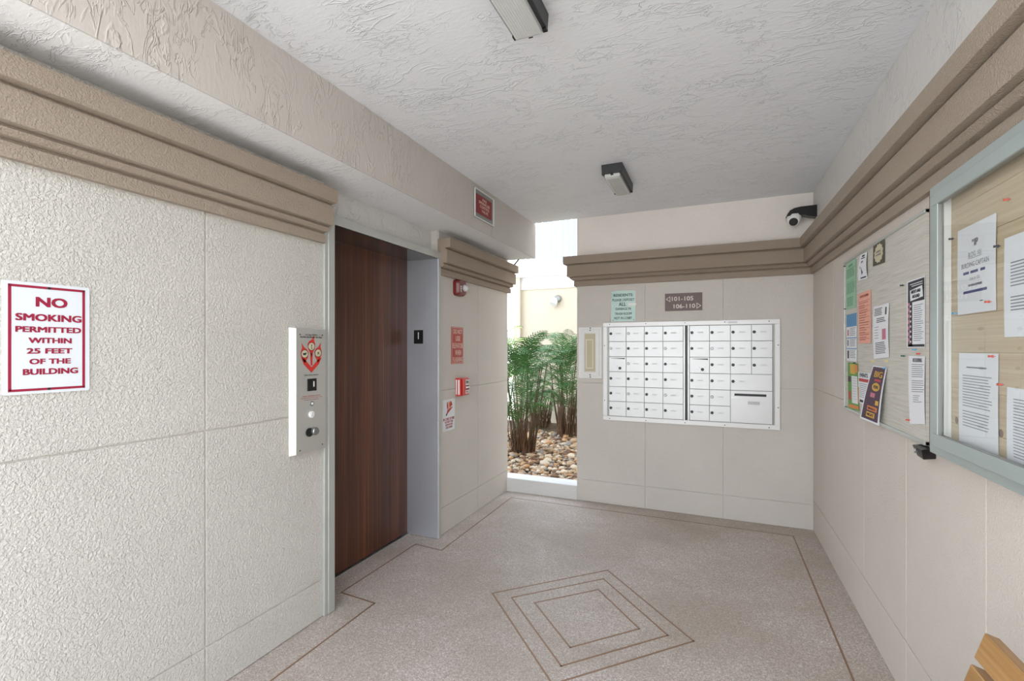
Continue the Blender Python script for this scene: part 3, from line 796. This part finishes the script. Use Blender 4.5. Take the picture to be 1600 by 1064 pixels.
flyer('flyer', 'blue and white flyer below the mint flyer', [(3.228,1.612),(3.022,1.612),(3.02,1.352),(3.224,1.354)], 'paper',
      [('blue_band', 'sky', 'r', 0, 0, 1, .27), ('blue_band', 'sky', 'r', 0, .5, 1, .52), ('blue_band', 'sky', 'r', 0, .73, 1, .75), ('picture', 'rose', 'r', .08, .33, .24, .46), ('picture', 'grey_ink', 'r', .08, .55, .22, .68), ('picture', 'purple', 'r', .08, .78, .26, .95)]
      + lines(.3, .48, 5, .35, .9, .35) + lines(.54, .7, 5, .35, .9, .35, seed=3) + lines(.78, .95, 5, .35, .9, .35, seed=8))
flyer('flyer', 'white text flyer to the right of the salmon pink flyer, above the purple poster', [(2.73,1.618),(2.515,1.618),(2.515,1.384),(2.725,1.372)], 'paper',
      lines(.05, .2, 5, .08, .62, .45, mk='ink') + lines(.24, .34, 3, .25, .85, .45, mk='ink', seed=2) + [('lettering', 'ink', 'r', .8, .06, .88, .2), ('picture', 'rose', 'r', .62, .46, .86, .66)]
      + lines(.4, .66, 5, .12, .4, .2) + lines(.7, .93, 7, .15, .85, .4, mk='ink', seed=6), bulge=.003)
flyer('flyer', 'green and yellow flyer in the bottom left corner of the pinboard', [(3.203,1.345),(2.998,1.343),(2.972,1.095),(3.191,1.085)], 'leafgreen',
      [('yellow_field', 'yellow', 'r', .25, .03, .75, .24), ('orange_field', 'orange', 'r', .72, .03, .98, .2), ('picture', 'purple', 'r', .02, .3, .3, .42), ('white_field', 'paper', 'r', .38, .28, .92, .86), ('orange_field', 'orange', 'r', .05, .9, .98, .97), ('picture', 'red_print', 'r', .06, .62, .28, .8)]
      + lines(.32, .82, 9, .44, .86, .12, mk='grey_ink'))
flyer('flyer', 'small white flyer with red heading between two colourful posters', [(2.992,1.30),(2.775,1.302),(2.80,1.14),(2.988,1.14)], 'paper',
      [('heading', 'ink', 't', 'EVENTS', .15, .03, .8, .16, .02), ('red_band', 'red_print', 'r', .08, .2, .92, .3), ('orange_field', 'orange', 'r', .0, .5, .08, 1), ('footer', 'ink', 'r', .15, .88, .98, .96)] + lines(.36, .84, 8, .14, .9, .25))
flyer('flyer', 'dark purple poster with yellow circles curling off the board bottom', [(2.735,1.341),(2.54,1.339),(2.575,1.078),(2.765,1.086)], 'paper',
      [('purple_field', 'purple', 'r', .06, .02, .93, .97), ('yellow_heading', 'yellow', 't', 'BIG', .3, .09, .85, .2, .03, '+'), ('red_band', 'red_print', 'r', .4, .23, .8, .27, '+'),
       ('yellow_badge', 'yellow', 'p', [(.58+.24*math.cos(k*.3927), .37+.075*math.sin(k*.3927)) for k in range(16)], '+'), ('rose_badge', 'rose', 'r', .35, .48, .62, .56, '+'), ('yellow_badge', 'yellow', 'r', .7, .6, .88, .68, '+'),
       ('yellow_badge', 'orange', 'r', .3, .72, .84, .8, '+'), ('yellow_badge', 'yellow', 'r', .3, .83, .75, .92, '+'), ('badge_text', 'purple', 't', 'FUN', .45, .34, .72, .4, .03, '++'), ('badge_text', 'purple', 't', 'BINGO', .36, .74, .78, .785, .03, '++'), ('badge_text', 'purple', 't', 'NIGHT', .35, .85, .7, .9, .03, '++')],
      offs=(.0005, .0005, .02, .045), bulge=.004)
P = flyer('flyer', 'black and white poster nearest the glazed case, upper of two', [(2.307,1.682),(2.135,1.682),(2.135,1.424),(2.307,1.424)], 'paper',
      [('black_header', 'ink', 'r', .07, .02, .98, .33), ('header_plate', 'paper', 'p', [(.2,.15),(.88,.12),(.92,.28),(.22,.31)], '+'), ('header_text', 'ink', 't', 'ABOUT AND', .28, .155, .8, .205, .02, '++'), ('header_text', 'ink', 't', 'AROUND', .34, .225, .76, .275, .02, '++'),
       ('header_rule', 'paper', 'r', .2, .06, .9, .07, '+'), ('header_rule', 'paper', 'r', .3, .09, .9, .1, '+'), ('side_band', 'ink', 'r', .18, .33, .32, .98), ('pink_band', 'rose', 'r', .07, .33, .17, .98), ('footer', 'ink', 'r', .07, .95, .98, .985)]
      + [('side_picture', 'paper', 'r', .2, .37+.075*k, .27, .4+.075*k, '+') for k in range(8)] + [('side_picture', 'ink', 'r', .09, .37+.09*k, .15, .41+.09*k, '+') for k in range(7)] + lines(.38, .92, 18, .4, .93, .3, ragged=.3))
flyer('letter', 'typed white letter pinned to the board near the glazed case', [(2.29,1.393),(2.135,1.393),(2.135,1.15),(2.278,1.13)], 'paper',
      [('heading', 'grey_ink', 't', 'NO DUMPING', .3, .03, .85, .09)] + lines(.12, .33, 7, .22, .97, .3) + lines(.36, .55, 6, .22, 1.0, .3, seed=9) + lines(.58, .7, 4, .3, .9, .3, seed=12, ragged=.6), cat='letter', bulge=.002)
def pin(y, z, mk, label, x=XP, dy=.012, g='push pins in the grey board'):
    r = MB(); r.lathe((x-.0005, y, z), (-1, .25, 0), [(0,.001),(.003,.001),(.0035,.0035),(.005,.0038),(.009,.0024),(.013,.0036),(.014,.003)], 10)
    o = r.build('push_pin', M[mk], org=(x, y, z)); tag(o, label, 'pin', g)
pin(2.335, 1.672, 'pin_dark', 'dark blue push pin at the upper left of the black and white poster')
pin(2.325, 1.392, 'pin_green', 'green push pin at the top left corner of the typed letter')
pin(2.272, 1.146, 'pin_red', 'orange red push pin at the bottom left of the typed letter')
pin(2.21, 1.417, 'pin_blue', 'pale blue push pin under the black and white poster')
pin(2.17, 1.402, 'pin_red', 'small red push pin above the typed letter', dy=.01)
pin(3.236, 1.893, 'black', 'black push pin in the top left corner of the mint flyer')
pin(3.232, 1.648, 'black', 'black push pin in the bottom left corner of the mint flyer')
pin(3.03, 1.345, 'pin_dark', 'dark push pin at the bottom right of the blue and white flyer')
pin(3.2, 1.093, 'pin_green', 'green push pin at the bottom left corner of the whole pinboard')
pin(2.71, 1.362, 'pin_yellow', 'pale yellow push pin just left above the purple poster')
pin(2.515, 1.368, 'pin_yellow', 'yellow push pin at the upper right above the purple poster')
pin(2.545, 1.335, 'pin_blue', 'blue push pin in the top right corner of the purple poster')

# black holder under the board
hb = tag(empty('wall_holder', (XR, 2.17, 1.03)), 'small black plastic holder on the wall under the pinboard corner', 'holder')
MB().rings([[(XR,2.09,1.036),(XR,2.175,1.036),(XR,2.195,1.070),(XR,2.09,1.070)], [(XR-.045,2.06,1.036),(XR-.04,2.13,1.036),(XR-.045,2.165,1.070),(XR-.05,2.06,1.070)]]).build('body', M['black'], hb, bevel=.003)
MB().tube([(XR-.05,2.115,1.064),(XR-.053,2.11,1.052),(XR-.053,2.10,1.056),(XR-.052,2.095,1.062)], .003, 6).build('hook', M['lock_light'], hb)

# ------------------------------------------------------------------ glazed notice case
CY0, CY1, CZ0, CZ1 = .80, 2.015, 1.074, 1.958
gc = tag(empty('glazed_notice_case', (XR, 1.38, CZ0)), 'large grey aluminium notice case with a clear front on the right wall', 'notice case')
bz = MB()
xb0, xb1 = .664, XR
def ring_y(mb, y0, y1, z0, z1, w, xa, xb):
    mb.box(xa, xb, y0, y1, z1-w, z1).box(xa, xb, y0, y1, z0, z0+w).box(xa, xb, y0, y0+w, z0+w, z1-w).box(xa, xb, y1-w, y1, z0+w, z1-w)
ring_y(bz, CY0, CY1, CZ0, CZ1, .03, xb0, xb1)
bz.build('case_body', M['case_alu'], gc, bevel=.002)
df = MB(); ring_y(df, CY0+.067, 1.95, 1.106, 1.922, .04, .648, .6645)
df.build('door_frame', M['case_alu'], gc, bevel=.002)
gk = MB(); ring_y(gk, CY0+.105, 1.912, 1.144, 1.884, .005, .65, .662)
gk.build('gasket', M['mail_edge'], gc)
il = MB().box(.664, .682, 1.906, 1.912, CZ0+.03, CZ1-.03)
il.build('inner_lining', M['white_alu'], gc)
bx('pane', M['pane'], gc, .655, .658, CY0+.105, 1.912, 1.144, 1.884)
zz = [CZ0+.03, 1.19, 1.30, 1.41, 1.52, 1.63, 1.74, 1.85, CZ1-.03]
for i, (a, b) in enumerate(zip(zz, zz[1:])):
    bx('plank', M['pine'], gc, .683+.0006*(i % 2), .704, CY0+.03, CY1-.03, a+.0003, b-.0003, bevel=.0005, seg=1)
kn = MB()
for y, z in ((1.875, 1.2), (1.63, 1.2), (1.5, 1.6), (1.72, 1.68)): kn.lathe((.6835, y, z), (-1,0,0), [(0,.011),(.0006,.009)], 12)
kn.build('knot', M['edging'], gc)
def case_sheet(label, yf, yn, z1, z0, items, skew=0):
    k_ = .681/.690; f_ = lambda y, z: Vector((.681, y*k_, 1.42+(z-1.42)*k_))
    q = [f_(yf, z1), f_(yn, z1), f_(yn, z0), f_(yf, z0)]
    P = Patch(*q, bulge=.001)
    r = tag(empty('notice_sheet', P(.5,.5)), label, 'notice', 'sheets inside the glazed case')
    slab(P, .0006, 'sheet', M['paper'], r); prints(P, items, r, .0011); return P
case_sheet('building captain notice inside the glazed case, upper left sheet', 1.884, 1.668, 1.783, 1.524,
  [('emblem', 'grey_ink', 't', '“IP', .42, .17, .58, .25, .01), ('heading', 'grey_ink', 't', 'BLDG. 101', .32, .31, .66, .365, .0), ('heading', 'grey_ink', 'r', .32, .375, .66, .38),
   ('heading', 'grey_ink', 't', 'BUILDING CAPTAIN', .13, .42, .85, .475, .0), ('lettering', 'blue_ink', 'r', .18, .52, .34, .55), ('lettering', 'blue_ink', 'r', .38, .52, .58, .55), ('lettering', 'blue_ink', 'r', .64, .52, .76, .55),
   ('heading', 'grey_ink', 't', 'Unit # 101', .36, .59, .62, .63, .0), ('lettering', 'grey_ink', 'r', .32, .67, .68, .695), ('lettering', 'blue_ink', 'r', .18, .74, .8, .77), ('lettering', 'ink', 'r', .62, .87, .7, .88)])
case_sheet('typed notice in the glazed case, upper sheet cut by the right picture edge', 1.628, 1.41, 1.705, 1.45,
  [('emblem', 'grey_ink', 't', '“IP', .42, .14, .58, .2, .01)] + lines(.26, .52, 8, .14, .9, .35) + lines(.6, .76, 5, .14, .9, .35, seed=3))
case_sheet('typed notice in the glazed case, lower left sheet', 1.875, 1.657, 1.407, 1.135,
  [('heading', 'grey_ink', 'r', .22, .145, .74, .16)] + lines(.24, .6, 12, .12, .88, .28) + lines(.63, .82, 6, .12, .88, .28, seed=5))
case_sheet('typed notice in the glazed case, lower sheet cut by the right picture edge', 1.616, 1.4, 1.322, 1.128,
  lines(.14, .92, 20, .14, .9, .28, seed=8))
for y, z, mk, lb in ((1.905, 1.765, 'pin_dark', 'dark push pin left of the building captain notice'), (1.69, 1.548, 'pin_red', 'red push pin at the bottom of the building captain notice'), (1.645, 1.69, 'pin_dark', 'dark push pin at the corner of the upper right case sheet'),
                     (1.60, 1.80, 'pin_red', 'red push pin high in the glazed case near the picture edge'), (1.885, 1.53, 'pin_blue', 'pale blue push pin under the building captain notice'), (1.672, 1.40, 'pin_red', 'red push pin on the lower left case sheet'), (1.63, 1.327, 'pin_red', 'red push pin beside the lower right case sheet')):
    pin(y*.987, 1.42+(z-1.42)*.987, mk, lb, x=.681, g='push pins inside the glazed case')

# ------------------------------------------------------------------ wooden bench (only its back corner shows)
bn = tag(empty('wooden_bench', (.45, .7, 0)), 'varnished wooden bench against the right wall, cut by the corner', 'bench')
BE = 1.385
def board(p, q, t, name, y0=.05, y1=BE, par=bn):
    """board between edge points p and q (x,z) with thickness t"""
    p = Vector((p[0], 0, p[1])); q = Vector((q[0], 0, q[1])); d = (q-p).normalized(); nn = Vector((-d.z, 0, d.x))*t
    if nn.x < 0: nn = -nn
    a = [p, q, q+nn, p+nn]
    return MB().rings([[(v.x, y0, v.z) for v in a], [(v.x, y1, v.z) for v in a]]).build(name, M['bench'], par, bevel=.003)
b1 = board((.553, .788), (.534, .727), .028, 'back_slat')
b2 = board((.529, .712), (.508, .642), .028, 'back_slat')
b3 = board((.503, .627), (.483, .560), .028, 'back_slat')
for y in (.2, 1.12):
    MB().lathe((.545, y, .762), (-.95, 0, .3), [(0,.006),(.003,.006),(.004,.004)], 10).build('screw', M['lock_light'], b1)
    MB().rings([[(.575,y-.03,.80),(.605,y-.03,.79),(.50,y-.03,.40),(.47,y-.03,.41)], [(.575,y+.03,.80),(.605,y+.03,.79),(.50,y+.03,.40),(.47,y+.03,.41)]]).build('back_post', M['bench'], bn, bevel=.003)
    bx('leg', M['bench'], bn, .44, .5, y-.03, y+.03, 0, .42, bevel=.004); bx('leg', M['bench'], bn, .12, .18, y-.03, y+.03, 0, .40, bevel=.004)
for k in range(4): bx('seat_slat', M['bench'], bn, .1+k*.095, .185+k*.095, .05, BE-.02, .40+.004*k, .435+.004*k, bevel=.004)

# ------------------------------------------------------------------ garden court behind the opening
bed = tag(MB().box(-4.6, .9, 4.506, 8.5, -.1, .02).build('ground', M['soil']), kind='structure')
def pebble_mesh(seed, m):
    rr = random.Random(seed); bm = bmesh.new(); bmesh.ops.create_icosphere(bm, subdivisions=1, radius=1)
    for v in bm.verts: v.co *= rr.uniform(.82, 1.12)
    me = bpy.data.meshes.new('pebble'); bm.to_mesh(me); bm.free(); me.materials.append(m)
    for p in me.polygons: p.use_smooth = True
    return me
pm = [mat('pebble_tan', (182, 156, 126), .55), mat('pebble_cream', (208, 194, 172), .55), mat('pebble_grey', (142, 135, 126), .55), mat('pebble_brown', (118, 86, 60), .55), mat('pebble_orange', (186, 146, 104), .55)]
pmesh = [pebble_mesh(i, pm[i % 5]) for i in range(15)]
rr = random.Random(3)
cy_, sy_ = math.cos(cam.rotation_euler.z), math.sin(cam.rotation_euler.z)
spots = []
# jittered packing, near pieces single objects
y = 4.53
while y < 7.4:
    x = -3.4
    while x < -.9:
        spots.append((x+rr.uniform(-.014, .014), y+rr.uniform(-.014, .014), rr.uniform(.017, .036) if rr.random() > .06 else rr.uniform(.045, .062)))
        x += .047
    y += .045
def vis(x, y):     # inside the wedge seen through the opening from the lobby
    return (-1.98/4.34)*y - .1 < x < (-1.15/4.3)*y + .12
near = sorted([s_ for s_ in spots if vis(s_[0], s_[1])], key=lambda s_: s_[1]/s_[2]*.03)[:300]
ns = set(near)
for x, y, r_ in near:
    o = bpy.data.objects.new('pebble', rr.choice(pmesh)); COL.objects.link(o); o.parent = bed
    o.location = (x, y, .022 + r_*.5 + rr.uniform(0, .03)); o.scale = (r_*rr.uniform(.9, 1.25), r_, r_*rr.uniform(.6, .8))
    o.rotation_euler = (rr.uniform(-.4, .4), rr.uniform(-.4, .4), rr.uniform(0, 6.28))
def stuff_pebbles(mi, m, pts):
    vs = []; fs = []
    src = pmesh[mi]; sv = [v.co.copy() for v in src.vertices]; sf = [tuple(p.vertices) for p in src.polygons]
    for x, y, r_ in pts:
        k = len(vs); M_ = Matrix.Translation((x, y, .02 + r_*.5 + rr.uniform(0, .03))) @ Matrix.Rotation(rr.uniform(0, 6.28), 4, 'Z') @ Matrix.Diagonal((r_*1.15, r_, r_*.7, 1))
        vs += [tuple(M_ @ v) for v in sv]; fs += [tuple(i+k for i in f) for f in sf]
    me = bpy.data.meshes.new('pebbles'); me.from_pydata(vs, [], fs); me.materials.append(m)
    for p in me.polygons: p.use_smooth = True
    o = bpy.data.objects.new('pebbles', me); COL.objects.link(o); o.parent = bed; o['kind'] = 'stuff'
rest = [s_ for s_ in spots if s_ not in ns]; rr.shuffle(rest)
for i in range(5): stuff_pebbles(i, pm[i], rest[i::5])

# palms
def frond_mesh(seed, m, L=.8, droop=.9):
    rr = random.Random(seed); mb = MB(); n = 17; pts = []
    a = R(78); p = Vector((0, 0, 0)); st = L/n
    for i in range(n+1):
        pts.append(p.copy()); p = p + Vector((math.cos(a), 0, math.sin(a)))*st; a -= droop*1.7/n*(0.35+1.5*i/n)
    mb.tube(pts, [.0055*(1-.8*i/n) for i in range(n+1)], 4)
    vs = []; fs = []
    for i in range(4, n+1):
        for s_ in (-1, 1):
            for sub in (0,):
                if i == n and sub: continue
                b = pts[i].lerp(pts[min(i+1, n)], sub); t = (pts[min(i+1, n)] - pts[max(i-1, 0)]).normalized()
                ll = L*.36*math.sin(math.pi*min(.97, .16+.8*(i+sub)/n))**.7 * rr.uniform(.85, 1.1); w_ = .0085
                out = (Vector((0, s_, 0))*.86 + t*.62).normalized()
                k = len(vs); up = t.cross(out)*s_
                pr = []
                for q in range(4):
                    f_ = q/3; c_ = b + out*ll*f_ + Vector((0, 0, -1))*(ll*.34*f_*f_*rr.uniform(.8, 1.3)) + Vector((0,0,.1*ll*f_))
                    ww = w_*(.55, 1, .8, .06)[q]; pr.append((c_, ww))
                for c_, ww in pr: vs += [c_ + t*ww, c_ - t*ww]
                for q in range(3): fs.append((k+2*q, k+2*q+1, k+2*q+3, k+2*q+2))
    mb.add(vs, fs)
    me = bpy.data.meshes.new('frond'); me.from_pydata([tuple(v) for v in mb.v], [], mb.f); me.materials.append(m)
    return me
fm_g = [frond_mesh(i, M['leaf'], .62+.08*(i % 3), .75+.22*(i % 4)) for i in range(6)]
fm_y = [frond_mesh(i+20, M['leaf2'], .6+.1*(i % 3), .7+.2*(i % 3)) for i in range(4)]
def palm(x, y, h, n, label, seed, meshes, spread=.26, scale=1.0):
    rr = random.Random(seed)
    r = tag(empty('clumping_palm', (x, y, .03)), label, 'palm', None)
    for k in range(13):
        a = rr.uniform(0, 6.28); q = spread*.5*rr.random()**.5; hh = h*rr.uniform(.35, .62)
        b = Vector((x+q*math.cos(a), y+q*math.sin(a), .02)); t = b + Vector((math.cos(a)*hh*.16, math.sin(a)*hh*.16, hh))
        MB().tube([b, b.lerp(t, .5)+Vector((rr.uniform(-.02,.02), rr.uniform(-.02,.02), 0)), t], [.011, .009, .007], 6).build('stem', M['cane'], r)
    fb = MB()
    for k in range(90):
        a = rr.uniform(0, 6.28); q = spread*.62*rr.random()**.5; hh = rr.uniform(.15, .5)*h*.7
        b = Vector((x+q*math.cos(a), y+q*math.sin(a), .02 + rr.random()*.12))
        fb.tube([b, b + Vector((rr.uniform(-.1,.1), rr.uniform(-.1,.1), hh))], [.007, .003], 4)
    o = fb.build('dry_fibre', M['dry'], r); o['kind'] = 'stuff'
    for k in range(n):
        a = k*2.39996 + rr.uniform(-.3, .3); t = k/n
        o = bpy.data.objects.new('frond', rr.choice(meshes)); COL.objects.link(o); o.parent = r
        q = spread*.45*rr.random(); z = h*(.16+.42*rr.random()) if t > .3 else h*(.45+.15*rr.random())
        o.location = (q*math.cos(a), q*math.sin(a), z)
        s_ = scale*rr.uniform(.8, 1.15); o.scale = (s_, s_, s_)
        o.rotation_euler = (rr.uniform(-.25, .25), (rr.uniform(-.3, .15) if t < .3 else rr.uniform(-.1, .5)), a)
palm(-2.32, 5.75, 2.0, 64, 'left bushy green palm rising from the pebble bed', 11, fm_g, .26, .84)
palm(-2.12, 7.1, 2.15, 60, 'right green palm arching over the pebbles beside the back wall edge', 12, fm_g, .26, .85)
palm(-2.85, 7.95, 1.3, 24, 'low dark green palm farthest back, seen between the two front palms', 14, fm_g, .3, .6)
palm(-3.35, 7.2, 2.2, 34, 'paler yellow-green palm farther back at the left of the opening', 13, fm_y)

# far building across the court
fb = tag(empty('building', (-1.4, 8.6, 0)), 'cream two storey building with white balcony beyond the palms', 'building')
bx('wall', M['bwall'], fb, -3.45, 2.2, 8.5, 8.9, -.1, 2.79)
bx('wall_band', M['bwhite'], fb, -3.45, 2.2, 8.48, 8.5, 2.56, 2.79)
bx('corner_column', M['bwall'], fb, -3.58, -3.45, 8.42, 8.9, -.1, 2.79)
bx('balcony_slab', M['bwhite'], fb, -3.55, 2.2, 8.38, 9.9, 2.79, 2.93, bevel=.005)
bx('bottom_rail', M['bwhite'], fb, -3.45, 2.2, 8.42, 8.47, 2.975, 3.02)
bx('top_rail', M['bwhite'], fb, -3.45, 2.2, 8.41, 8.48, 3.98, 4.03)
for k in range(48): bx('picket', M['picket'], fb, -3.44+k*.1134, -3.44+k*.1134+.078, 8.43, 8.455, 3.0, 3.99)
bx('upper_wall', M['bwhite'], fb, -3.5, 2.2, 9.9, 10.2, 2.93, 8.6)
tag(bx('court_light_blocker', M['bwall'], None, 2.2, 2.5, YB, 10.2, -.1, 8.6), kind='structure')  # unseen wall, added to keep sun and sky light off the court
lp = tag(empty('wall_lamp', (-2.72, 8.5, 2.34)), 'small round lamp on the cream wall across the court', 'lamp')
MB().lathe((-2.71, 8.5, 2.36), (0,-1,0), [(0,.07),(.03,.07),(.05,.05)], 16).build('base', M['mail_edge'], lp)
MB().lathe((-2.745, 8.46, 2.35), (-.2,-.6,-.8), [(0,.05),(.1,.07),(.13,.068)], 16).build('shade', M['plate_grey'], lp)

# ground outside the lobby and the unseen light-blocking storeys above
tag(MB().box(-18, 18, -20, YW, -.2, -.02).box(-18, -3.2, YW, 4.5, -.2, -.02).box(-18, -4.6, 4.5, 20, -.2, -.02).build('pavement', M['pave']), kind='structure')
tag(bx('sky_blocking_storeys', M['bwhite'], None, -6, 5, YO-.1, YB, ZC+.25, 8.6), kind='structure')  # unseen upper mass, made this tall to cut sky light on the court
